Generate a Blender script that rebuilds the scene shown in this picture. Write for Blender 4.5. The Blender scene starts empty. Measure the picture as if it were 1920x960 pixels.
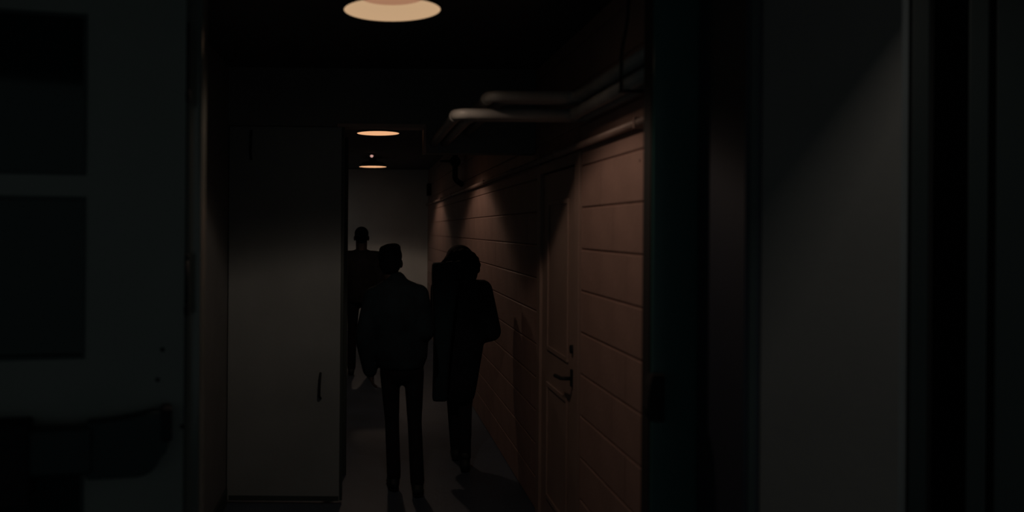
import bpy, bmesh, math, random
from mathutils import Vector, Matrix

random.seed(7)
PI = math.pi
C = bpy.context.scene.collection
S = bpy.context.scene

# ------------------------------------------------------------------ camera
F = 1650.0                    # focal length in pixels of the 1920 px wide frame
VX, VY = 684.0, 429.0         # where the corridor vanishes
EYE = 1.75
cam_data = bpy.data.cameras.new('camera')
cam = bpy.data.objects.new('camera', cam_data)
C.objects.link(cam)
cam_data.sensor_width = 36.0
cam_data.lens = F * 36.0 / 1920.0
cam_data.shift_x = (960.0 - VX) / 1920.0
cam_data.shift_y = -(480.0 - VY) / 1920.0
cam_data.clip_start = 0.05
cam_data.dof.use_dof = True
cam_data.dof.focus_distance = 7.5
cam_data.dof.aperture_fstop = 1.35
cam.location = (0, 0, EYE)
cam.rotation_euler = (Matrix.Rotation(PI / 2, 3, 'X') @ Matrix.Rotation(math.radians(0.45), 3, 'Z')).to_euler()
S.camera = cam

# ------------------------------------------------------------------ world, exposure
W = bpy.data.worlds.new('world')
S.world = W
W.use_nodes = True
bg = W.node_tree.nodes['Background']
bg.inputs[0].default_value = (0.80, 1.0, 1.0, 1)
bg.inputs[1].default_value = 0.042
S.view_settings.view_transform = 'Standard'
S.view_settings.look = 'None'
S.view_settings.exposure = 0.0
S.view_settings.gamma = 1.0
S.view_settings.use_curve_mapping = False
S.cycles.use_denoising = True
S.cycles.max_bounces = 8

LAMP_POWER = 0.20
LAMP_COLOUR = (1.0, 0.72, 0.54)
LAMP_GLOW = (0.50, 0.325, 0.185)
DOWN_POWER = 4.2
END_POWER = 2.8
DOWN_COLOUR = (1.0, 0.95, 0.82)
R_LAMP = 0.20
LAMP_Z = 2.645
LAMPS = [(0.105, 3.60), (0.118, 8.25), (0.108, 12.70)]
CEIL = 2.77


# how much the corridor lamps send out at each angle from straight down (a shallow shade with a cut-off)
DIST = [(0, .60), (30, .70), (45, .85), (57, 1.0), (60, .90), (62, .55), (64.5, .18), (68, .02), (71, 0), (90, 0), (180, 0)]
IES = bpy.data.texts.new('lamp_distribution')
IES.from_string('IESNA:LM-63-2002\nTILT=NONE\n1 1000 1 %d 1 1 2 0 0 0\n1 1 10\n' % len(DIST)
                + ' '.join(str(a) for a, _ in DIST) + '\n0\n' + ' '.join('%.1f' % (1000 * v) for _, v in DIST) + '\n')


# ------------------------------------------------------------------ materials
def mat(name, col, rough=0.6, var=0.15, scale=6.0, bump=0.0, bscale=60.0, metal=0.0, spec=0.5):
    m = bpy.data.materials.new(name)
    m.use_nodes = True
    nt = m.node_tree
    p = nt.nodes['Principled BSDF']
    p.inputs['Roughness'].default_value = rough
    p.inputs['Metallic'].default_value = metal
    p.inputs['Specular IOR Level'].default_value = spec
    tc = nt.nodes.new('ShaderNodeTexCoord')
    n = nt.nodes.new('ShaderNodeTexNoise')
    n.inputs['Scale'].default_value = scale
    n.inputs['Detail'].default_value = 5
    nt.links.new(tc.outputs['Object'], n.inputs['Vector'])
    r = nt.nodes.new('ShaderNodeValToRGB')
    r.color_ramp.elements[0].position = 0.3
    r.color_ramp.elements[1].position = 0.7
    r.color_ramp.elements[0].color = tuple(c * (1 - var) for c in col) + (1,)
    r.color_ramp.elements[1].color = tuple(min(1, c * (1 + var)) for c in col) + (1,)
    nt.links.new(n.outputs['Fac'], r.inputs['Fac'])
    nt.links.new(r.outputs['Color'], p.inputs['Base Color'])
    if bump:
        n2 = nt.nodes.new('ShaderNodeTexNoise')
        n2.inputs['Scale'].default_value = bscale
        n2.inputs['Detail'].default_value = 4
        nt.links.new(tc.outputs['Object'], n2.inputs['Vector'])
        b = nt.nodes.new('ShaderNodeBump')
        b.inputs['Strength'].default_value = bump
        b.inputs['Distance'].default_value = 0.004
        nt.links.new(n2.outputs['Fac'], b.inputs['Height'])
        nt.links.new(b.outputs['Normal'], p.inputs['Normal'])
    return m


def glow(name, col, strength):
    m = bpy.data.materials.new(name)
    m.use_nodes = True
    p = m.node_tree.nodes['Principled BSDF']
    p.inputs['Base Color'].default_value = (0.25, 0.2, 0.15, 1)
    p.inputs['Emission Color'].default_value = tuple(col) + (1,)
    p.inputs['Emission Strength'].default_value = strength
    return m


M = dict(
    block=mat('painted_block', (0.31, 0.20, 0.172), 0.55, 0.10, 5, 0.5, 45),
    mortar=mat('mortar', (0.27, 0.165, 0.14), 0.7, 0.12, 9, 0.4, 70),
    plaster=mat('grey_plaster', (0.15, 0.165, 0.175), 0.65, 0.10, 3, 0.3, 50),
    endwall=mat('end_wall_paint', (0.74, 0.78, 0.78), 0.7, 0.08, 2, 0.3, 50),
    concrete=mat('floor_concrete', (0.044, 0.066, 0.10), 0.55, 0.22, 2.2, 0.4, 30),
    ceiling=mat('dark_ceiling', (0.06, 0.07, 0.08), 0.85, 0.15, 3, 0.3, 40),
    leaf=mat('grey_door_paint', (0.225, 0.23, 0.21), 0.45, 0.06, 3, 0.12, 80),
    middle=mat('olive_door_paint', (0.20, 0.235, 0.25), 0.5, 0.10, 2.5, 0.15, 60),
    sidedoor=mat('brown_door_paint', (0.30, 0.21, 0.18), 0.5, 0.10, 3, 0.15, 60),
    frame=mat('dark_green_gloss', (0.045, 0.12, 0.115), 0.2, 0.08, 4, 0.05, 60),
    frame_dull=mat('dark_frame_paint', (0.028, 0.042, 0.042), 0.5, 0.08, 4),
    jamb=mat('dark_grey_gloss', (0.15, 0.16, 0.145), 0.16, 0.06, 4, spec=1.0),
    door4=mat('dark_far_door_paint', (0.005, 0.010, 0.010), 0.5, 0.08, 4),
    leafdark=mat('dark_blue_leaf', (0.018, 0.022, 0.036), 0.55, 0.08, 4),  # dark tone standing in for shade on the column side
    column=mat('column_paint', (0.125, 0.115, 0.11), 0.6, 0.07, 3, 0.25, 50),
    dark=mat('dark_metal', (0.012, 0.014, 0.016), 0.6, 0.1, 12, spec=0.2),
    bar=mat('blackened_bar', (0.012, 0.028, 0.028), 0.5, 0.1, 10),
    black=mat('black_void_paint', (0.006, 0.006, 0.007), 0.8, 0.1, 4),
    pipe=mat('painted_pipe', (0.28, 0.28, 0.27), 0.5, 0.14, 7, 0.2, 60),
    conduit=mat('conduit_paint', (0.34, 0.24, 0.21), 0.45, 0.1, 9),
    shade=mat('lamp_enamel', (0.05, 0.045, 0.04), 0.4, 0.1, 8),
    jacket=mat('navy_jacket', (0.012, 0.022, 0.030), 0.9, 0.2, 14, 0.3, 120, spec=0.15),
    coat=mat('black_coat', (0.010, 0.014, 0.020), 0.95, 0.2, 14, 0.3, 120, spec=0.15),
    shirt=mat('dark_shirt', (0.014, 0.014, 0.016), 0.95, 0.2, 14, 0.2, 120, spec=0.15),
    trousers=mat('black_trousers', (0.010, 0.010, 0.015), 0.95, 0.2, 14, 0.2, 120, spec=0.15),
    shoe=mat('dark_shoe', (0.014, 0.018, 0.020), 0.6, 0.2, 14, spec=0.3),
    sole=mat('dark_sole', (0.02, 0.02, 0.02), 0.8, 0.2, 14),
    hair=mat('black_hair', (0.008, 0.008, 0.010), 0.85, 0.3, 40, 0.6, 150, spec=0.05),
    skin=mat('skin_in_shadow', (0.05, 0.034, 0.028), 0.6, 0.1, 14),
    eye=mat('dark_eye', (0.05, 0.05, 0.05), 0.2, 0.1, 10),
    bag=mat('blue_bag_cloth', (0.012, 0.026, 0.034), 0.9, 0.2, 14, 0.3, 100, spec=0.15),
    inner=glow('lamp_inner_glow', LAMP_GLOW, 1.0),
    inner2=glow('lamp_core_glow', (0.335, 0.165, 0.095), 1.0),
    inner_far=glow('lamp_inner_glow_warm', (0.80, 0.42, 0.215), 1.0),
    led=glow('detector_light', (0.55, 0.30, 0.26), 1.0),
)


def glass_mat():
    m = bpy.data.materials.new('door_glass')
    m.use_nodes = True
    p = m.node_tree.nodes['Principled BSDF']
    p.inputs['Base Color'].default_value = (0.03, 0.12, 0.11, 1)
    p.inputs['Roughness'].default_value = 0.06
    p.inputs['Transmission Weight'].default_value = 0.9
    p.inputs['IOR'].default_value = 1.45
    return m


M['glass'] = glass_mat()


# ------------------------------------------------------------------ mesh helpers
def box(bm, x0, x1, y0, y1, z0, z1, bev=0.0):
    xs, ys, zs = sorted((x0, x1)), sorted((y0, y1)), sorted((z0, z1))
    v = [bm.verts.new((x, y, z)) for x in xs for y in ys for z in zs]
    fs = [(0, 1, 3, 2), (4, 6, 7, 5), (0, 4, 5, 1), (2, 3, 7, 6), (0, 2, 6, 4), (1, 5, 7, 3)]
    faces = [bm.faces.new([v[i] for i in f]) for f in fs]
    if bev:
        es = list({e for f in faces for e in f.edges})
        bmesh.ops.bevel(bm, geom=es, offset=bev, segments=3, affect='EDGES', profile=0.5)
    return v


def frame_of(d):
    d = d.normalized()
    a = Vector((0, 0, 1)) if abs(d.z) < 0.9 else Vector((1, 0, 0))
    u = d.cross(a).normalized()
    return u, d.cross(u).normalized()


def loft(bm, rings, cap=True):
    vs = [[bm.verts.new(p) for p in r] for r in rings]
    n = len(vs[0])
    for a, b in zip(vs, vs[1:]):
        for i in range(n):
            bm.faces.new((a[i], a[(i + 1) % n], b[(i + 1) % n], b[i]))
    if cap:
        bm.faces.new(list(reversed(vs[0])))
        bm.faces.new(vs[-1])


def tube(bm, pts, r, n=12, bend=0.0):
    """round pipe through points, with swept elbows of radius `bend`"""
    pts = [Vector(p) for p in pts]
    path = [pts[0]]
    for a, b, c in zip(pts, pts[1:], pts[2:]):
        if bend:
            d0, d1 = (a - b).normalized(), (c - b).normalized()
            for k in range(7):
                t = k / 6
                p0, p2 = b + d0 * bend, b + d1 * bend
                path.append(p0 * (1 - t) ** 2 + b * 2 * t * (1 - t) + p2 * t * t)
        else:
            path.append(b)
    path.append(pts[-1])
    rings = []
    u = None
    for i, p in enumerate(path):
        d = (path[min(i + 1, len(path) - 1)] - path[max(i - 1, 0)]).normalized()
        if u is None:
            u, v = frame_of(d)
        else:
            u = (u - d * u.dot(d)).normalized()
            v = d.cross(u)
        rings.append([p + (u * math.cos(2 * PI * k / n) + v * math.sin(2 * PI * k / n)) * r for k in range(n)])
    loft(bm, rings)


def capsule(bm, p0, p1, r0, r1, n=14, flat=1.0):
    """tapered limb with round ends; flat squashes it along y"""
    p0, p1 = Vector(p0), Vector(p1)
    d = (p1 - p0).normalized()
    u, v = frame_of(d)
    rings = []
    for k in range(1, 5):
        a = PI / 2 * (1 - k / 4)
        rings.append((p0 - d * r0 * math.sin(a), r0 * math.cos(a)))
    for k in range(0, 4):
        a = PI / 2 * k / 4
        rings.append((p1 + d * r1 * math.sin(a), r1 * math.cos(a)))
    out = []
    for c, r in rings:
        ring = []
        for k in range(n):
            o = (u * math.cos(2 * PI * k / n) + v * math.sin(2 * PI * k / n)) * r
            o.y *= flat
            ring.append(c + o)
        out.append(ring)
    loft(bm, out)


def ellipsoid(bm, c, r, n=16):
    c = Vector(c)
    rings = []
    for j in range(1, n):
        a = PI * j / n - PI / 2
        rings.append([c + Vector((r[0] * math.cos(a) * math.cos(2 * PI * k / n),
                                  r[1] * math.cos(a) * math.sin(2 * PI * k / n),
                                  r[2] * math.sin(a))) for k in range(n)])
    loft(bm, rings)


def lathe(bm, prof, c=(0, 0, 0), n=64, cap0=False, cap1=False):
    """profile of (radius, z) turned about the vertical through c"""
    rows = []
    for r, z in prof:
        rows.append([bm.verts.new((c[0] + r * math.cos(2 * PI * k / n), c[1] + r * math.sin(2 * PI * k / n), c[2] + z)) for k in range(n)])
    for a, b in zip(rows, rows[1:]):
        for i in range(n):
            bm.faces.new((a[i], a[(i + 1) % n], b[(i + 1) % n], b[i]))
    if cap0:
        bm.faces.new(list(reversed(rows[0])))
    if cap1:
        bm.faces.new(rows[-1])


def prism_x(bm, poly, y0, y1):
    """polygon of (x, z) given thickness along y"""
    a = [bm.verts.new((x, y0, z)) for x, z in poly]
    b = [bm.verts.new((x, y1, z)) for x, z in poly]
    n = len(poly)
    bm.faces.new(a)
    bm.faces.new(list(reversed(b)))
    for i in range(n):
        bm.faces.new((a[i], b[i], b[(i + 1) % n], a[(i + 1) % n]))


def obj(name, bm, m, parent=None, smooth=False, label=None):
    bmesh.ops.recalc_face_normals(bm, faces=bm.faces[:])
    me = bpy.data.meshes.new(name)
    bm.to_mesh(me)
    bm.free()
    if m is not None:
        me.materials.append(m)
    if smooth:
        for p in me.polygons:
            p.use_smooth = True
    o = bpy.data.objects.new(name, me)
    C.objects.link(o)
    if parent is not None:
        o.parent = parent
    if label:
        o['label'] = label
    return o


def B():
    return bmesh.new()


def boxes(name, m, specs, parent=None, bev=0.0, label=None):
    bm = B()
    for s in specs:
        box(bm, *s, bev=bev)
    return obj(name, bm, m, parent, smooth=False, label=label)


def empty(name, loc=(0, 0, 0), rz=0.0):
    o = bpy.data.objects.new(name, None)
    C.objects.link(o)
    o.location = loc
    o.rotation_euler = (0, 0, rz)
    o.empty_display_size = 0.1
    return o


def tag(o, label, cat, group=None):
    o['label'] = label
    o['category'] = cat
    if group:
        o['group'] = group
    return o


def struct(o, label=None):
    o['kind'] = 'structure'
    if label:
        o['label'] = label
    return o


# ------------------------------------------------------------------ room shell
WT = 0.07
YP = 13.1      # unseen side passage added here, to the left, for the end wall's fill light
XL, XR = -0.87, 1.08
YF, YM, YE = 2.95, 5.59, 15.1            # front opening, cross partition, end wall
D0, D1 = 4.39, 5.46                       # side door frame along the right wall
DH = 2.15

fl = struct(boxes('floor', M['concrete'], [(-4.2, 3.2, -2.0, YE, -0.12, 0)]))
struct(boxes('ceiling', M['ceiling'], [(XL - 0.15, XR + 0.2, YF + WT, YE + 0.1, CEIL, CEIL + 0.1), (-4.0, XL - 0.15, YP - 0.15, YE + 0.1, CEIL, CEIL + 0.1)]))
struct(boxes('ceiling', M['ceiling'], [(-3.2, 3.2, -2.0, YF, 2.95, 3.05)]))
struct(boxes('wall_left', M['plaster'], [(XL - 0.15, XL, YF + WT, YP, 0, CEIL), (-4.0, XL - 0.15, YP - 0.15, YP, 0, CEIL)]))
struct(boxes('baseboard_left', M['frame_dull'], [(XL, XL + 0.012, YF + WT + 0.002, YM - 0.01, 0, 0.10)], bev=0.003))
struct(boxes('wall_back', M['endwall'], [(-4.0, XR + 0.2, YE, YE + 0.15, 0, CEIL), (-4.15, -4.0, YP - 0.15, YE + 0.15, 0, CEIL)]))

wr = struct(boxes('wall_right', M['mortar'], [
    (XR + 0.008, XR + 0.20, YF + WT, D0, 0, CEIL),
    (XR + 0.008, XR + 0.20, D1, YE, 0, CEIL),
    (XR + 0.008, XR + 0.20, D0, D1, DH, CEIL)]))
COURSE, LEN = 0.207, 0.405
_bl = {}


def block_mesh(l, h):
    k = (round(l, 3), round(h, 3))
    if k not in _bl:
        bm = B()
        c = 0.004
        y0, y1, z0, z1 = 0.0003, l - 0.0003, 0.004, h - 0.004
        bk = [bm.verts.new((0.012, y, z)) for y, z in ((y0, z0), (y1, z0), (y1, z1), (y0, z1))]
        md = [bm.verts.new((0.003, y, z)) for y, z in ((y0, z0), (y1, z0), (y1, z1), (y0, z1))]
        fr = [bm.verts.new((0.0, y, z)) for y, z in ((y0 + .0003, z0 + c), (y1 - .0003, z0 + c), (y1 - .0003, z1 - c), (y0 + .0003, z1 - c))]
        for a, b in ((bk, md), (md, fr)):
            for i in range(4):
                bm.faces.new((a[i], a[(i + 1) % 4], b[(i + 1) % 4], b[i]))
        bm.faces.new(fr)
        bmesh.ops.recalc_face_normals(bm, faces=bm.faces[:])
        me = bpy.data.meshes.new('concrete_block')
        bm.to_mesh(me)
        bm.free()
        me.materials.append(M['block'])
        _bl[k] = me
    return _bl[k]


far = B()
for row in range(14):
    z0 = row * COURSE
    h = min(COURSE, CEIL - z0)
    if h < 0.03:
        continue
    spans = [(YF + WT + 0.002, YE)]
    if z0 + h > 0 and z0 < DH - 0.02:
        spans = [(YF + WT + 0.002, D0), (D1, YE)]
    for a, b in spans:
        y = YF + WT + 0.002 - (LEN / 2 if row % 2 else 0)
        while y < b:
            s, e = max(a, y), min(b, y + LEN)
            y += LEN
            if e - s < 0.02:
                continue
            if s < 10.2:
                zz, hh = z0, h
                if z0 < DH < z0 + h and s < D1 and e > D0:      # course notched over the door head
                    zz, hh = DH, z0 + h - DH
                o = bpy.data.objects.new('concrete_block', block_mesh(e - s, hh))
                C.objects.link(o)
                o.location = (XR + random.uniform(-0.0006, 0.0006), s, zz)
                o.parent = wr
            else:
                box(far, XR, XR + 0.012, s + 0.0012, e - 0.0012, z0 + 0.004, z0 + h - 0.004)
fo = obj('distant_blocks', far, M['block'], wr)
fo['kind'] = 'stuff'
bm = B()
tube(bm, [(XR - 0.001, 3.46, 2.027), (XR + 0.006, 3.46, 2.027)], 0.006, 10)
obj('anchor_hole', bm, M['black'], wr)

# ------------------------------------------------------------------ front wall and its double opening
OL, OR, OT = -0.546, 0.962, 2.66
struct(boxes('wall_front', M['plaster'], [
    (-3.2, OL - 0.10, YF, YF + WT, 0, 2.95),
    (OR + 0.211, 1.88, YF, YF + WT, 0, 2.95),
    (OL - 0.10, OR + 0.211, YF, YF + WT, OT + 0.1, 2.95),
    (1.88, 3.2, YF, YF + WT, 2.62, 2.95)]))
t1 = struct(boxes('trim_1', M['jamb'], [(OL - 0.10, OL, YF - 0.012, YF + WT + 0.01, 0, OT)], bev=0.011))
t2 = struct(boxes('trim_2', M['frame'], [(OR, OR + 0.211, YF - 0.012, YF + WT + 0.01, 0, OT)], bev=0.007))
struct(boxes('trim_3', M['frame'], [(OL - 0.10, OR + 0.211, YF - 0.012, YF + WT + 0.01, OT, OT + 0.10)], bev=0.006))
for t in (t1, t2):
    for p in t.data.polygons:
        p.use_smooth = len(p.vertices) == 4 and p.area < 0.03
bm = B()
prism_x(bm, [(OR - 0.026, 1.165), (OR - 0.020, 1.145), (OR - 0.004, 1.12), (OR + 0.03, 1.12), (OR + 0.03, 1.275), (OR - 0.008, 1.275), (OR - 0.018, 1.24)], YF - 0.05, YF + 0.01)
boxes('seal_strip', M['black'], [(OR - 0.004, OR, YF + 0.002, YF + WT + 0.012, 0, OT)], t2)  # black strip added so the lit inner jamb face looks shaded
obj('latch_keeper', bm, M['black'], t2, label='black latch keeper on the door jamb')

# ------------------------------------------------------------------ door 1: the swung-back exit leaf with glass and crash bar
d1 = struct(empty('door_1', (-0.598, YF - 0.035, 0), PI + math.radians(14.0)), 'grey exit door leaf with dark panes and a black crash bar, swung open')
# local x runs from the hinge to the free edge; the face towards the camera is at y = +0.04
LT, LW = 2.60, 0.93
PA, PB = 0.308, 0.622
zs = [(2.425, 1.912), (1.845, 1.33), (1.11, 0.25)]
FT = 0.045
spec = [(0.0, PA, 0, FT, 0.012, LT), (PB, LW, 0, FT, 0.012, LT), (PA, PB, 0, FT, zs[0][0], LT),
        (PA, PB, 0, FT, zs[1][0], zs[0][1]), (PA, PB, 0, FT, zs[2][0], zs[1][1]), (PA, PB, 0, FT, 0.012, zs[2][1])]
boxes('leaf', M['leaf'], spec, d1)
for a, b in zs:
    g = boxes('pane', M['glass'], [(PA, PB, 0.016, 0.024, b, a)], d1, label='dark glass pane')
    boxes('glazing_bead', M['frame_dull'], [(PA, PA + 0.012, FT - 0.014, FT + 0.003, b, a), (PB - 0.012, PB, FT - 0.014, FT + 0.003, b, a),
                                            (PA + 0.012, PB - 0.012, FT - 0.014, FT + 0.003, a - 0.012, a), (PA + 0.012, PB - 0.012, FT - 0.014, FT + 0.003, b, b + 0.012)], g)
for z, l in ((1.57, 0.07), (0.35, 0.10), (2.3, 0.10)):
    bm = B()
    tube(bm, [(-0.006, FT - 0.004, z - l), (-0.006, FT - 0.004, z + l)], 0.006, 12)
    ellipsoid(bm, (-0.006, FT - 0.004, z - l - 0.02), (0.009, 0.009, 0.024), 10)
    ellipsoid(bm, (-0.006, FT - 0.004, z + l + 0.012), (0.007, 0.007, 0.012), 10)
    obj('hinge', bm, M['dark'], d1, True, label='dark hinge knuckle')
for t, z in ((0.068, 1.353), (0.083, 1.256), (0.004, 1.10)):
    bm = B()
    tube(bm, [(t, FT - 0.004, z), (t, FT + 0.003, z)], 0.007, 12)
    obj('screw', bm, M['dark'], d1, label='dark screw head')
bar = None
bm = B()
prism_x(bm, [(0.045, 1.165), (0.045, 1.065), (0.062, 1.045), (0.085, 0.995), (0.112, 0.972), (0.14, 0.965),
             (0.30, 0.965), (0.30, 1.14), (0.16, 1.145), (0.105, 1.165)], FT, FT + 0.085)
bmesh.ops.bevel(bm, geom=bm.edges[:], offset=0.006, segments=2, affect='EDGES')
bar = obj('crash_bar', bm, M['bar'], d1, label='black crash bar across the leaf')
boxes('end_cap', M['dark'], [(0.038, 0.072, FT - 0.002, FT + 0.095, 1.075, 1.178)], bar, bev=0.008)
boxes('push_pad', M['bar'], [(0.28, 0.80, FT + 0.03, FT + 0.10, 0.985, 1.13)], bar, bev=0.012)
boxes('latch_housing', M['dark'], [(0.46, 0.90, FT, FT + 0.115, 0.90, 1.155)], bar, bev=0.010)

# ------------------------------------------------------------------ column and the dark door beyond it, at the right
struct(boxes('column', M['column'], [(1.157, 1.567, 2.57, YF - 0.013, 0, 2.95)], bev=0.004), 'square grey painted column beside the open doorway')
d5 = struct(empty('door_5', (1.108, YF - 0.02, 0)), 'narrow dark door leaf standing open against the grey column')  # added dark panel; the column side's shade is put into its colour
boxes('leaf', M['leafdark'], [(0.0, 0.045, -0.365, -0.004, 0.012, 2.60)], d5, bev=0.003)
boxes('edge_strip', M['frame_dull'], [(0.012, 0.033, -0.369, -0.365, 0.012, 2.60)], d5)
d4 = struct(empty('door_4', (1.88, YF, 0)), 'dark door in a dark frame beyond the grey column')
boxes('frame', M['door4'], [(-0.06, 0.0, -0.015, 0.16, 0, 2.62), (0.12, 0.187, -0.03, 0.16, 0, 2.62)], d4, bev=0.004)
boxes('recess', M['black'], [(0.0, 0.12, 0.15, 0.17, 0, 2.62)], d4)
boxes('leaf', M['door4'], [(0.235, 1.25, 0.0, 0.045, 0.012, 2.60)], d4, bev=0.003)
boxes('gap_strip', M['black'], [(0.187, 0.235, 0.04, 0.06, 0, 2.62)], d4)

# ------------------------------------------------------------------ cross partition: closed leaf, head and pipe chase
PX = -0.15
d3 = struct(empty('door_3', (XL, YM, 0)), 'closed grey-green door leaf standing across the left half of the corridor')
boxes('leaf', M['middle'], [(0.006, PX - XL, 0, 0.05, 0.02, 2.395)], d3, bev=0.003)
boxes('edge_strip', M['frame_dull'], [(PX - XL, PX - XL + 0.018, 0.008, 0.06, 0.02, 2.395)], d3, bev=0.002)
boxes('kick_plate', M['frame_dull'], [(0.02, PX - XL - 0.004, -0.004, 0.0, 0.02, 0.05)], d3)
bm = B()
tube(bm, [(0.596, 0.0, 0.83), (0.596, -0.035, 0.825), (0.592, -0.04, 0.76), (0.590, -0.035, 0.69), (0.597, 0.0, 0.67)], 0.008, 10, 0.012)
obj('pull_handle', bm, M['dark'], d3, True, label='dark bent pull handle')
bm = B()
tube(bm, [(0.145, -0.012, 2.37), (0.143, -0.012, 2.22), (0.147, -0.012, 2.18)], 0.007, 8)
obj('rod', bm, M['dark'], d3, True)
wm = struct(boxes('wall_middle', M['plaster'], [
    (XL, 0.385, YM, YM + 0.14, 2.40, CEIL), (0.385, XR, YM, YM + 0.14, 2.235, CEIL)]))
struct(boxes('trim_4', M['conduit'], [(PX - 0.03, 0.385, YM - 0.012, YM + 0.15, 2.395, 2.418),
                                      (0.370, 0.386, YM - 0.012, YM + 0.15, 2.235, 2.40)], bev=0.002))
# inner frame just behind the opening
struct(boxes('trim_5', M['frame_dull'], [(PX - 0.01, PX + 0.03, 6.25, 6.31, 0, 2.40)], bev=0.003))

# ------------------------------------------------------------------ door 2: in the right wall
d2 = struct(empty('door_2', (XR, D0, 0)), 'flush painted side door with a dark lever handle in the block wall')
JW = 0.10
boxes('frame', M['sidedoor'], [(-0.012, 0.12, 0.004, JW, 0, DH - 0.0), (-0.012, 0.12, D1 - D0 - JW, D1 - D0 - 0.004, 0, DH),
                               (-0.012, 0.12, JW, D1 - D0 - JW, DH - 0.06, DH - 0.003)], d2, bev=0.002)
boxes('rebate', M['black'], [(0.10, 0.12, JW, D1 - D0 - JW, 0, DH - 0.06)], d2)
boxes('leaf', M['sidedoor'], [(0.004, 0.05, JW + 0.012, D1 - D0 - JW - 0.004, 0.01, DH - 0.068)], d2, bev=0.002)
for a, b in ((1.05, 1.92), (0.18, 0.86)):
    y0, y1 = 0.27, D1 - D0 - 0.27
    boxes('panel_moulding', M['sidedoor'], [(-0.006, 0.004, y0, y0 + 0.025, a, b), (-0.006, 0.004, y1 - 0.025, y1, a, b),
                                            (-0.006, 0.004, y0 + 0.025, y1 - 0.025, a, a + 0.025), (-0.006, 0.004, y0 + 0.025, y1 - 0.025, b - 0.025, b)], d2, bev=0.002)
bm = B()
box(bm, -0.008, 0.004, 0.125, 0.185, 0.94, 1.03, bev=0.003)
lv = obj('lever_plate', bm, M['dark'], d2)
bm = B()
tube(bm, [(-0.006, 0.155, 0.985), (-0.06, 0.155, 0.985), (-0.062, 0.29, 0.978)], 0.010, 12, 0.015)
obj('lever', bm, M['dark'], lv, True, label='dark lever handle')
bm = B()
tube(bm, [(-0.012, 0.165, 1.135), (0.006, 0.165, 1.135)], 0.022, 16)
obj('lock_cylinder', bm, M['dark'], d2)

# ------------------------------------------------------------------ lamps
def lamp(x, y, label, far_one):
    t = tag(empty('ceiling_lamp', (x, y, LAMP_Z)), label, 'lamp', 'ceiling lamps along the corridor')
    R = R_LAMP
    bm = B()
    lathe(bm, [(R - 0.003, 0.0), (R, 0.001), (R, 0.005), (R * 0.93, 0.030), (R * 0.72, 0.066), (R * 0.4, 0.078), (0.055, 0.082), (0.05, 0.125)])
    obj('shade', bm, M['shade'], t, True)
    g = M['inner_far'] if far_one else M['inner']
    bm = B()
    lathe(bm, [(R - 0.003, 0.001), (R * 0.92, 0.024), (R * 0.70, 0.052), (R * 0.66, 0.054)])
    obj('reflector', bm, g, t, True, label='glowing cream inside of the lamp')
    bm = B()
    lathe(bm, [(R * 0.66, 0.054), (R * 0.60, 0.064), (0.0005, 0.068)])
    obj('lens', bm, g if far_one else M['inner2'], t, True, label='warm glowing lamp core')
    L = bpy.data.lights.new('lamp_light', 'POINT')
    L.energy = LAMP_POWER
    L.color = LAMP_COLOUR
    L.shadow_soft_size = 0.04
    L.use_nodes = True
    nt = L.node_tree
    ie = nt.nodes.new('ShaderNodeTexIES')
    ie.mode = 'INTERNAL'
    ie.ies = IES
    nt.links.new(ie.outputs['Fac'], nt.nodes['Emission'].inputs['Strength'])
    lo = bpy.data.objects.new('lamp_light', L)
    C.objects.link(lo)
    lo.parent = t
    lo.location = (0, 0, 0.012)
    return t


lamp(*LAMPS[0], 'large round ceiling lamp glowing cream, nearest, before the cross partition', False)
lamp(*LAMPS[1], 'round ceiling lamp glowing orange just under the header of the cross partition', True)
lamp(*LAMPS[2], 'smallest round ceiling lamp glowing orange, furthest down the corridor', True)

tl = tag(empty('trough_light', (1.985, 1.25, 2.95)), 'long narrow ceiling trough light running towards the grey column', 'lamp')
boxes('housing', M['shade'], [(-0.071, -0.058, -1.1, 1.1, -0.12, 0), (0.058, 0.071, -1.1, 1.1, -0.12, 0),
                              (-0.058, 0.058, -1.1, -1.09, -0.12, 0), (-0.058, 0.058, 1.09, 1.1, -0.12, 0)], tl)
bm = B()
tube(bm, [(0, -1.05, -0.0145), (0, 1.05, -0.0145)], 0.0125, 12)
obj('tube', bm, M['inner'], tl, True)
L = bpy.data.lights.new('tube_light', 'AREA')
L.shape = 'RECTANGLE'
L.size = 0.025
L.size_y = 2.1
L.energy = DOWN_POWER
L.color = DOWN_COLOUR
lo = bpy.data.objects.new('tube_light', L)
C.objects.link(lo)
lo.parent = tl
lo.location = (0, 0, -0.029)

bl = tag(empty('passage_light', (-2.2, 13.9, CEIL)), 'ceiling batten light in the side passage around the far corner', 'lamp')  # added fill light, out of sight, that brightens the end wall
boxes('housing', M['shade'], [(-0.6, 0.6, -0.04, 0.04, -0.04, 0)], bl, bev=0.004)
L = bpy.data.lights.new('batten_light', 'AREA')
L.shape = 'RECTANGLE'
L.size = 1.1
L.size_y = 0.06
L.energy = END_POWER
L.color = (1.0, 0.92, 0.80)
lo = bpy.data.objects.new('batten_light', L)
C.objects.link(lo)
lo.parent = bl
lo.location = (0, 0, -0.045)

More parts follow.
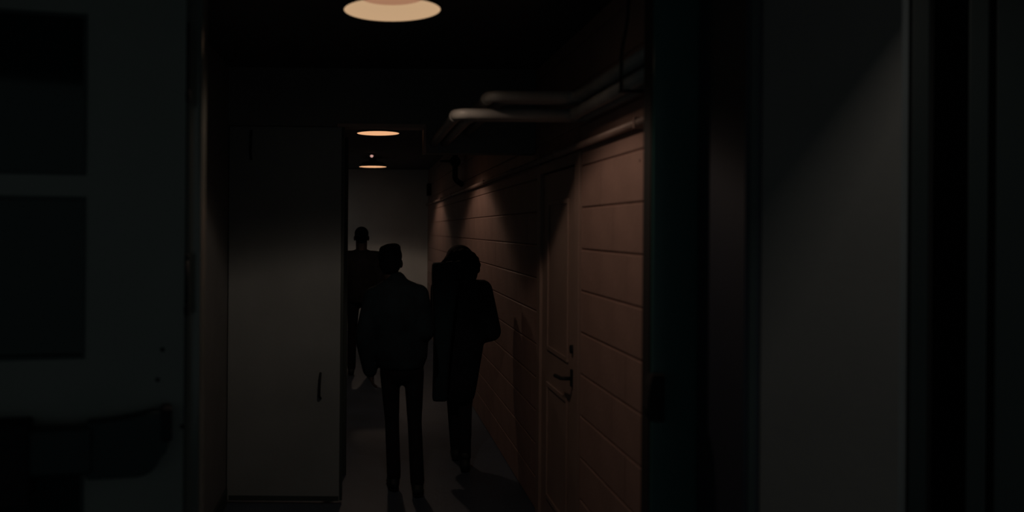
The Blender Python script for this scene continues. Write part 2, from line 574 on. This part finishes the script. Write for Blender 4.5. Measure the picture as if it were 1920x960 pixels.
# ------------------------------------------------------------------ pipes under the ceiling
PR = 0.027
runs = [(0.985, 2.30, 4.19, 0.435, 'lower painted pipe that turns furthest out towards the middle of the corridor'),
        (1.047, 2.30, 4.26, 0.505, 'lower painted pipe behind and inside the furthest-out one'),
        (0.985, 2.37, 4.09, 0.575, 'upper painted pipe of the bundle, the one turning first'),
        (1.047, 2.37, 4.16, 0.645, 'upper painted pipe of the bundle that hugs the block wall')]
for xn, pz, yj, xf, lab in runs:
    ys = YF + WT + 0.005
    t = tag(empty('ceiling_pipe', (xn, ys, pz)), lab, 'pipe', 'painted pipes under the ceiling')
    o = Vector(t.location)
    bm = B()
    pts = [Vector((xn, ys, pz)), Vector((xn, yj, pz)), Vector((xf, yj, pz)), Vector((xf, YM - 0.001, pz))]
    tube(bm, [p - o for p in pts], PR, 16, 0.055)
    obj('pipe', bm, M['pipe'], t, True)
    d = Vector((0, 0.012, 0))
    for p in (Vector((xn, yj - 0.07, pz)), Vector((xf, yj + 0.07, pz))):
        bm = B()
        tube(bm, [p - o - d, p - o + d], PR + 0.004, 16)
        obj('coupling', bm, M['pipe'], t, True)
t = tag(empty('pipe_hanger', (0.97, 3.27, 2.37)), 'thin dark hanger rod holding the pipe bundle to the ceiling', 'hanger')
bm = B()
tube(bm, [(-0.022, 0, -0.10), (-0.022, 0, 0.045), (0.0, 0, 0.16), (0.01, 0, CEIL - 2.37)], 0.006, 8, 0.03)
obj('rod', bm, M['dark'], t, True)
boxes('crossbar', M['dark'], [(-0.03, 0.108, -0.012, 0.012, -0.106, -0.098)], t)

# conduit on the right wall
t = tag(empty('wall_conduit', (XR - 0.026, YF + WT + 0.02, 2.168)), 'long thin conduit clipped along the block wall above the side door', 'pipe')
bm = B()
tube(bm, [(0, -0.015, 0), (0, YE - YF - WT - 0.025, 0)], 0.017, 12)
obj('tube', bm, M['conduit'], t, True)
bm0 = None
for k in range(8):
    y = 0.35 + k * 1.45
    boxes('clip', M['conduit'], [(-0.0195, 0.0265, y, y + 0.018, -0.020, 0.020)], t)

# valve stub and small wall box further down
t = tag(empty('pipe_valve', (0.99, 9.7, 2.30)), 'dark vertical pipe stub with valve high on the right-hand block wall beyond the partition', 'valve')
bm = B()
tube(bm, [(0, 0, CEIL - 2.30), (0, 0, 0.0), (0.09, 0, -0.06)], 0.03, 12, 0.04)
obj('pipe', bm, M['dark'], t, True)
bm = B()
ellipsoid(bm, (0, 0, 0.20), (0.06, 0.06, 0.06), 12)
obj('valve_body', bm, M['dark'], t, True)
bm = B()
tube(bm, [(0, -0.02, 0.2), (-0.11, -0.03, 0.2)], 0.014, 10)
lathe(bm, [(0.02, 0.19), (0.055, 0.195), (0.055, 0.205), (0.02, 0.21)], (-0.12, -0.03, 0), 20, True, True)
obj('hand_wheel', bm, M['dark'], t, True)
t = tag(boxes('wall_box', M['dark'], [(-0.07, 0.0, -0.08, 0.08, -0.1, 0.1)], bev=0.01), 'small dark box fixed high on the block wall near the far end', 'box')
t.location = (XR, 14.4, 2.40)

# ceiling detector
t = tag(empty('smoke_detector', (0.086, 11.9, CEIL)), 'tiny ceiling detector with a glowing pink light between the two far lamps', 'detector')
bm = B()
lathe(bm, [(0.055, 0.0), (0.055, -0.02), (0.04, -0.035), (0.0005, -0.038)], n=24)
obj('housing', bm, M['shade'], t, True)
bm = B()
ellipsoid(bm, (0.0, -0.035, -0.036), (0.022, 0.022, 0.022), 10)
obj('indicator', bm, M['led'], t, True, label='glowing indicator light')  # small bright dot, its brightness put in as emission


# ------------------------------------------------------------------ people
def fuse(bm, name, m, parent, voxel=0.012, smooth_it=4, label=None):
    """fuse overlapping closed shapes into one continuous surface"""
    bmesh.ops.recalc_face_normals(bm, faces=bm.faces[:])
    me = bpy.data.meshes.new(name)
    bm.to_mesh(me)
    bm.free()
    tmp = bpy.data.objects.new(name + '_tmp', me)
    C.objects.link(tmp)
    r = tmp.modifiers.new('r', 'REMESH')
    r.mode = 'VOXEL'
    r.voxel_size = voxel
    s = tmp.modifiers.new('s', 'SMOOTH')
    s.factor = 0.5
    s.iterations = smooth_it
    dg = bpy.context.evaluated_depsgraph_get()
    me2 = bpy.data.meshes.new_from_object(tmp.evaluated_get(dg))
    bpy.data.objects.remove(tmp)
    bpy.data.meshes.remove(me)
    me2.name = name
    me2.materials.clear()
    me2.materials.append(m)
    for p in me2.polygons:
        p.use_smooth = True
    o = bpy.data.objects.new(name, me2)
    C.objects.link(o)
    if parent is not None:
        o.parent = parent
    if label:
        o['label'] = label
    return o


def V(*a):
    return Vector(a)


def hand(bm, w, d, side):
    """five separate fingers curling forward from the wrist w along direction d"""
    d = d.normalized()
    fwd = V(0, 1, 0)
    lat = V(side, 0, 0)
    palm = w + d * 0.055
    capsule(bm, w, palm - fwd * 0.012, 0.026, 0.020, 10)
    capsule(bm, w, palm + fwd * 0.016, 0.026, 0.020, 10)
    # fingers hang in a row front to back, palm towards the thigh
    for k, (off, ln) in enumerate(((0.030, 0.066), (0.010, 0.075), (-0.010, 0.070), (-0.029, 0.054))):
        a = palm + fwd * off + d * 0.012
        b = a + d * ln * 0.42 - lat * 0.004
        c = b + (d * 0.85 - lat * 0.45).normalized() * ln * 0.33
        e = c + (d * 0.55 - lat * 0.80).normalized() * ln * 0.28
        capsule(bm, a, b, 0.0095, 0.0088, 8)
        capsule(bm, b, c, 0.0088, 0.0080, 8)
        capsule(bm, c, e, 0.0080, 0.0070, 8)
    a = w + d * 0.02 + fwd * 0.022
    b = a + (d * 0.6 + fwd * 0.8).normalized() * 0.035
    c = b + (d * 0.95 + fwd * 0.3 - lat * 0.2).normalized() * 0.030
    capsule(bm, a, b, 0.0125, 0.0105, 8)
    capsule(bm, b, c, 0.0105, 0.0085, 8)


def head(bm, c, s=1.0):
    c = Vector(c)
    ellipsoid(bm, c + V(0, -0.010, 0.020) * s, (0.074 * s, 0.092 * s, 0.088 * s), 20)        # skull
    ellipsoid(bm, c + V(0, 0.025, -0.035) * s, (0.060 * s, 0.064 * s, 0.072 * s), 18)        # face
    ellipsoid(bm, c + V(0, 0.058, -0.088) * s, (0.032 * s, 0.030 * s, 0.024 * s), 12)        # chin
    capsule(bm, c + V(0, 0.082, -0.005) * s, c + V(0, 0.102, -0.036) * s, 0.009 * s, 0.015 * s, 8)   # nose
    capsule(bm, c + V(-0.016, 0.082, -0.064) * s, c + V(0.016, 0.082, -0.064) * s, 0.010 * s, 0.010 * s, 8)  # lips
    capsule(bm, c + V(-0.036, 0.076, 0.018) * s, c + V(0.036, 0.076, 0.018) * s, 0.011 * s, 0.011 * s, 8)   # brow
    for sd in (-1, 1):
        ellipsoid(bm, c + V(sd * 0.078, -0.004, -0.018) * s, (0.012 * s, 0.018 * s, 0.031 * s), 10)   # ear


def eyes(parent, c, s=1.0):
    for sd in (-1, 1):
        bm = B()
        ellipsoid(bm, Vector(c) + V(sd * 0.031, 0.078, -0.004) * s, (0.012 * s, 0.010 * s, 0.010 * s), 10)
        obj('eye', bm, M['eye'], parent, True)


def shoe(name_parent, ankle, toe_dir, lift=0.0):
    a = Vector(ankle)
    d = Vector(toe_dir).normalized()
    bm = B()
    g = 0.0 + lift
    capsule(bm, V(a.x, a.y - 0.03, g + 0.045), V(a.x, a.y, g + 0.05) + d * 0.03, 0.038, 0.040, 12)
    capsule(bm, V(a.x, a.y, g + 0.045) + d * 0.02, V(a.x, a.y, g + 0.034) + d * 0.16, 0.040, 0.030, 12)
    capsule(bm, V(a.x, a.y - 0.005, g + 0.05), V(a.x, a.y - 0.005, g + 0.11), 0.040, 0.043, 12)
    o = fuse(bm, 'shoe', M['shoe'], name_parent, 0.010, 3)
    bm = B()
    capsule(bm, V(a.x, a.y - 0.035, g + 0.035), V(a.x, a.y, g + 0.035) + d * 0.16, 0.035, 0.033, 12)
    for v in bm.verts:
        v.co.z = g + max(0.001, min(0.018, v.co.z - g))
    obj('sole', bm, M['sole'], o)


def person(loc, P, label, top_mat, top_name, cat_group='people walking down the corridor'):
    t = empty('person', loc)
    tag(t, label, 'person', cat_group)
    hd = Vector(P['head'])
    ns = P.get('head_scale', 1.0)
    k = P.get('bulk', 1.0)
    sh = [Vector(p) for p in P['shoulder']]
    el = [Vector(p) for p in P['elbow']]
    wr_ = [Vector(p) for p in P['wrist']]
    hp = [Vector(p) for p in P['hip']]
    kn = [Vector(p) for p in P['knee']]
    an = [Vector(p) for p in P['ankle']]
    chest = (sh[0] + sh[1]) / 2 + V(0, 0, -0.10)
    pelvis = (hp[0] + hp[1]) / 2 + V(0, 0, 0.04)
    neck0 = (sh[0] + sh[1]) / 2 + V(0, 0, 0.03)
    # body: one continuous surface
    bm = B()
    head(bm, hd, ns)
    capsule(bm, neck0 - V(0, 0, 0.05), hd + V(0, -0.005, -0.06), 0.064 * k, P.get('neck', 0.056) * ns, 14)
    ellipsoid(bm, chest, (0.150 * k, 0.10 * k, 0.18), 18)
    capsule(bm, chest, pelvis, 0.115 * k, 0.115 * k, 16, 0.8)
    ellipsoid(bm, pelvis, (0.14 * k, 0.105 * k, 0.12), 18)
    for i, sd in enumerate((-1, 1)):
        capsule(bm, chest + V(sd * 0.06, 0, 0.07), sh[i], 0.07 * k, 0.055 * k, 14)
        capsule(bm, sh[i], el[i], 0.052 * k, 0.040 * k, 14)
        capsule(bm, el[i], wr_[i], 0.040 * k, 0.027 * k, 14)
        hand(bm, wr_[i], Vector(P['hand_dir'][i]), sd)
        w = P.get('leg', 1.0)
        capsule(bm, hp[i], kn[i], 0.074 * k * w, 0.050 * k * w, 14)
        capsule(bm, kn[i], an[i], 0.050 * k * w, 0.034 * k, 14)
        capsule(bm, an[i] + V(0, -0.015, -0.03), an[i] + V(0, 0.11, -0.05), 0.032, 0.022, 12)
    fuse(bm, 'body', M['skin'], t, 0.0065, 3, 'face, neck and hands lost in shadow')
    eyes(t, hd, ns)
    # hair
    bm = B()
    P['hair'](bm, hd, ns)
    fuse(bm, 'hair', M['hair'], t, 0.010, 3, P['hair_label'])
    # top
    bm = B()
    P['top'](bm, chest, pelvis, sh, el, wr_, k)
    fuse(bm, top_name, top_mat, t, 0.011, 5, P.get('top_label'))
    # trousers
    bm = B()
    ellipsoid(bm, pelvis, (0.155 * k, 0.120 * k, 0.135), 18)
    for i in (0, 1):
        w = P.get('leg', 1.0)
        capsule(bm, hp[i], kn[i], 0.092 * k * w, 0.064 * k * w, 14)
        capsule(bm, kn[i], an[i] + V(0, -0.004, 0.0), 0.064 * k * w, P.get('cuff', 0.050), 14)
    fuse(bm, 'trousers', M['trousers'], t, 0.011, 4)
    for i in (0, 1):
        shoe(t, an[i], P['toe'][i], P.get('lift', (0, 0))[i])
    return t


# --- the one in front: short hair, jacket, right hand in the pocket
def boy_hair(bm, c, s):
    ellipsoid(bm, c + V(0, -0.012, 0.036) * s, (0.084 * s, 0.098 * s, 0.084 * s), 20)
    ellipsoid(bm, c + V(0, -0.050, -0.012) * s, (0.077 * s, 0.062 * s, 0.080 * s), 18)
    ellipsoid(bm, c + V(-0.025, 0.045, 0.075) * s, (0.050 * s, 0.045 * s, 0.034 * s), 14)
    ellipsoid(bm, c + V(0.025, -0.02, 0.092) * s, (0.050 * s, 0.060 * s, 0.032 * s), 14)


def boy_top(bm, ch, pv, sh, el, wr_, k):
    ellipsoid(bm, ch + V(0, -0.005, -0.03), (0.205, 0.150, 0.22), 20)
    capsule(bm, ch + V(-0.03, 0, -0.05), V(pv.x - 0.03, pv.y, 0.93), 0.165, 0.165, 18, 0.85)
    capsule(bm, ch + V(0.02, 0, -0.05), V(pv.x + 0.02, pv.y, 0.93), 0.165, 0.155, 18, 0.85)
    # straight hem
    rings = []
    for z, rx, ry in ((1.10, 0.185, 0.14), (0.92, 0.170, 0.135), (0.84, 0.150, 0.13), (0.825, 0.145, 0.125)):
        rings.append([V(pv.x + rx * math.cos(2 * PI * q / 20), pv.y + ry * math.sin(2 * PI * q / 20), z) for q in range(20)])
    loft(bm, rings)
    for i, sd in enumerate((-1, 1)):
        capsule(bm, ch + V(sd * 0.06, 0, 0.09), sh[i], 0.085, 0.072, 16)
        capsule(bm, sh[i], el[i], 0.074, 0.066, 16)
        capsule(bm, el[i], wr_[i], 0.066, 0.050, 16)
    for sd, q in ((-1, sh[0]), (1, sh[1])):
        capsule(bm, (sh[0] + sh[1]) / 2 + V(sd * 0.045, -0.01, 0.035), q + V(-sd * 0.02, -0.005, 0.01), 0.085, 0.068, 16)
    # standing collar
    n0 = (sh[0] + sh[1]) / 2
    capsule(bm, n0 + V(0.0, -0.01, 0.0), n0 + V(0.0, -0.005, 0.095), 0.092, 0.072, 16)


boy = dict(head=(-0.048, 0.02, 1.535), head_scale=0.98, bulk=0.95,
           shoulder=[(-0.150, 0, 1.293), (0.142, -0.01, 1.312)],
           elbow=[(-0.215, -0.05, 1.03), (0.185, -0.07, 1.075)],
           wrist=[(-0.175, 0.03, 0.80), (0.125, 0.10, 0.97)],
           hand_dir=[(0.15, 0.25, -1.0), (-0.6, 0.5, -0.35)],
           hip=[(-0.042, 0, 0.80), (0.118, 0, 0.80)],
           knee=[(-0.025, 0.04, 0.46), (0.125, -0.01, 0.46)],
           ankle=[(-0.010, 0.02, 0.095), (0.140, -0.11, 0.095)],
           toe=[(-0.1, 1, 0), (0.12, 1, 0)], leg=0.80, cuff=0.048,
           hair=boy_hair, hair_label='short dark hair', top=boy_top)
person((0.218, 5.89, 0), boy, 'short-haired person in a waist-length dark jacket walking away, nearest in the corridor', M['jacket'], 'jacket')


# --- beside the wall: bushy hair, long coat, arm bent to the pocket
def woman_hair(bm, c, s):
    ellipsoid(bm, c + V(0.0, -0.015, 0.040), (0.102, 0.112, 0.092), 20)
    ellipsoid(bm, c + V(0.012, -0.045, -0.03), (0.136, 0.108, 0.100), 20)
    ellipsoid(bm, c + V(-0.035, -0.05, -0.075), (0.105, 0.085, 0.085), 18)
    ellipsoid(bm, c + V(0.055, -0.04, -0.085), (0.078, 0.078, 0.075), 18)
    for q in range(16):
        a = 2 * PI * q / 16
        ellipsoid(bm, c + V(0.012 + 0.112 * math.cos(a), -0.07 + 0.03 * math.sin(3 * a), -0.015 + 0.092 * math.sin(a)), (0.030, 0.05, 0.030), 10)


def woman_top(bm, ch, pv, sh, el, wr_, k):
    ellipsoid(bm, ch + V(0.0, -0.01, -0.02), (0.200, 0.150, 0.20), 20)
    rings = []
    for z, cx, rx, ry in ((1.36, 0.0, 0.155, 0.12), (1.20, 0.0, 0.190, 0.145), (1.0, -0.005, 0.190, 0.150), (0.85, -0.01, 0.172, 0.150),
                          (0.68, -0.03, 0.165, 0.150), (0.56, -0.035, 0.150, 0.150), (0.505, -0.038, 0.140, 0.145), (0.49, -0.038, 0.136, 0.142)):
        rings.append([V(ch.x + cx + rx * math.cos(2 * PI * q / 24), ch.y + ry * math.sin(2 * PI * q / 24), z) for q in range(24)])
    loft(bm, rings)
    for i, sd in enumerate((-1, 1)):
        capsule(bm, ch + V(sd * 0.06, 0, 0.09), sh[i], 0.088, 0.078, 16)
        capsule(bm, sh[i], el[i], 0.080, 0.074, 16)
        capsule(bm, el[i], wr_[i], 0.074, 0.052, 16)
    n0 = (sh[0] + sh[1]) / 2
    capsule(bm, n0 + V(0, -0.03, 0.02), n0 + V(0, -0.03, 0.07), 0.10, 0.085, 16)


woman = dict(head=(-0.018, 0.02, 1.505), head_scale=0.97, bulk=0.95,
             shoulder=[(-0.155, 0, 1.31), (0.150, 0, 1.30)],
             elbow=[(-0.170, -0.05, 1.03), (0.212, -0.07, 1.00)],
             wrist=[(-0.120, 0.12, 0.93), (0.125, 0.10, 0.93)],
             hand_dir=[(0.6, 0.5, -0.3), (-0.6, 0.5, -0.3)],
             hip=[(-0.060, 0, 0.80), (0.060, 0, 0.80)],
             knee=[(-0.045, 0.10, 0.44), (0.030, -0.02, 0.44)],
             ankle=[(-0.020, 0.13, 0.095), (0.010, -0.18, 0.10)],
             toe=[(0, 1, 0), (0.1, 1, 0)], leg=0.85, cuff=0.046,
             hair=woman_hair, hair_label='bushy dark shoulder-length hair', top=woman_top)
WX, WY = 0.728, 6.57
person((WX, WY, 0), woman, 'bushy-haired person in a long dark coat walking away beside the block wall', M['coat'], 'coat')

# long soft bag at that person's side
t = tag(empty('shoulder_bag', (WX - 0.198, WY - 0.235, 0.52)), 'long dark blue soft bag hanging from the shoulder of the bushy-haired person', 'bag')
bm = B()
rings = []
for z, x0, x1, ry in ((0.0, -0.030, 0.065, 0.05), (0.02, -0.034, 0.075, 0.065), (0.22, -0.030, 0.080, 0.07), (0.45, -0.030, 0.10, 0.075),
                      (0.72, -0.040, 0.13, 0.08), (0.90, -0.046, 0.16, 0.08), (0.975, -0.044, 0.17, 0.07), (0.99, -0.036, 0.165, 0.05)):
    cx, rx = (x0 + x1) / 2, (x1 - x0) / 2
    ring = []
    for q in range(24):
        a = 2 * PI * q / 24
        ca, sa = math.cos(a), math.sin(a)
        ring.append(V(cx + rx * math.copysign(abs(ca) ** 0.55, ca), ry * math.copysign(abs(sa) ** 0.55, sa), z))
    rings.append(ring)
loft(bm, rings)
for v in bm.verts:
    v.co.z += 0.10 * max(0.0, v.co.x) * (v.co.z / 0.99)
obj('pouch', bm, M['bag'], t, True)
bm = B()
tube(bm, [(0.02, -0.02, 0.98), (0.07, -0.01, 1.03), (0.13, 0.02, 1.0)], 0.012, 10, 0.02)
obj('strap', bm, M['bag'], t, True)


# --- the third, further off, partly behind the partition
def man_hair(bm, c, s):
    ellipsoid(bm, c + V(0, -0.010, 0.036) * s, (0.080 * s, 0.096 * s, 0.080 * s), 20)
    ellipsoid(bm, c + V(0, -0.045, -0.005) * s, (0.074 * s, 0.060 * s, 0.078 * s), 18)


def man_top(bm, ch, pv, sh, el, wr_, k):
    ellipsoid(bm, ch + V(0, 0, -0.02), (0.20, 0.135, 0.22), 20)
    rings = []
    for z, rx, ry in ((1.30, 0.185, 0.13), (1.10, 0.175, 0.135), (0.95, 0.172, 0.135), (0.87, 0.168, 0.13)):
        rings.append([V(pv.x + rx * math.cos(2 * PI * q / 20), pv.y + ry * math.sin(2 * PI * q / 20), z) for q in range(20)])
    loft(bm, rings)
    for i, sd in enumerate((-1, 1)):
        capsule(bm, ch + V(sd * 0.06, 0, 0.09), sh[i], 0.085, 0.070, 16)
        capsule(bm, sh[i], el[i], 0.070, 0.058, 16)
        capsule(bm, el[i], wr_[i], 0.058, 0.042, 16)


man = dict(head=(0.0, 0.01, 1.655), head_scale=1.05, bulk=1.0, neck=0.066,
           shoulder=[(-0.180, 0, 1.42), (0.180, 0, 1.42)],
           elbow=[(-0.235, -0.04, 1.13), (0.225, -0.03, 1.13)],
           wrist=[(-0.215, 0.05, 0.88), (0.20, 0.06, 0.88)],
           hand_dir=[(0.1, 0.25, -1.0), (-0.1, 0.25, -1.0)],
           hip=[(-0.09, 0, 0.90), (0.09, 0, 0.90)],
           knee=[(-0.105, 0.06, 0.50), (0.10, 0.0, 0.50)],
           ankle=[(-0.110, 0.04, 0.095), (0.11, -0.14, 0.10)],
           toe=[(-0.1, 1, 0), (0.1, 1, 0)], leg=0.88, cuff=0.052,
           hair=man_hair, hair_label='short dark hair', top=man_top)
person((-0.038, 10.5, 0), man, 'furthest dark figure, half hidden behind the partition edge and the short-haired person', M['shirt'], 'top')
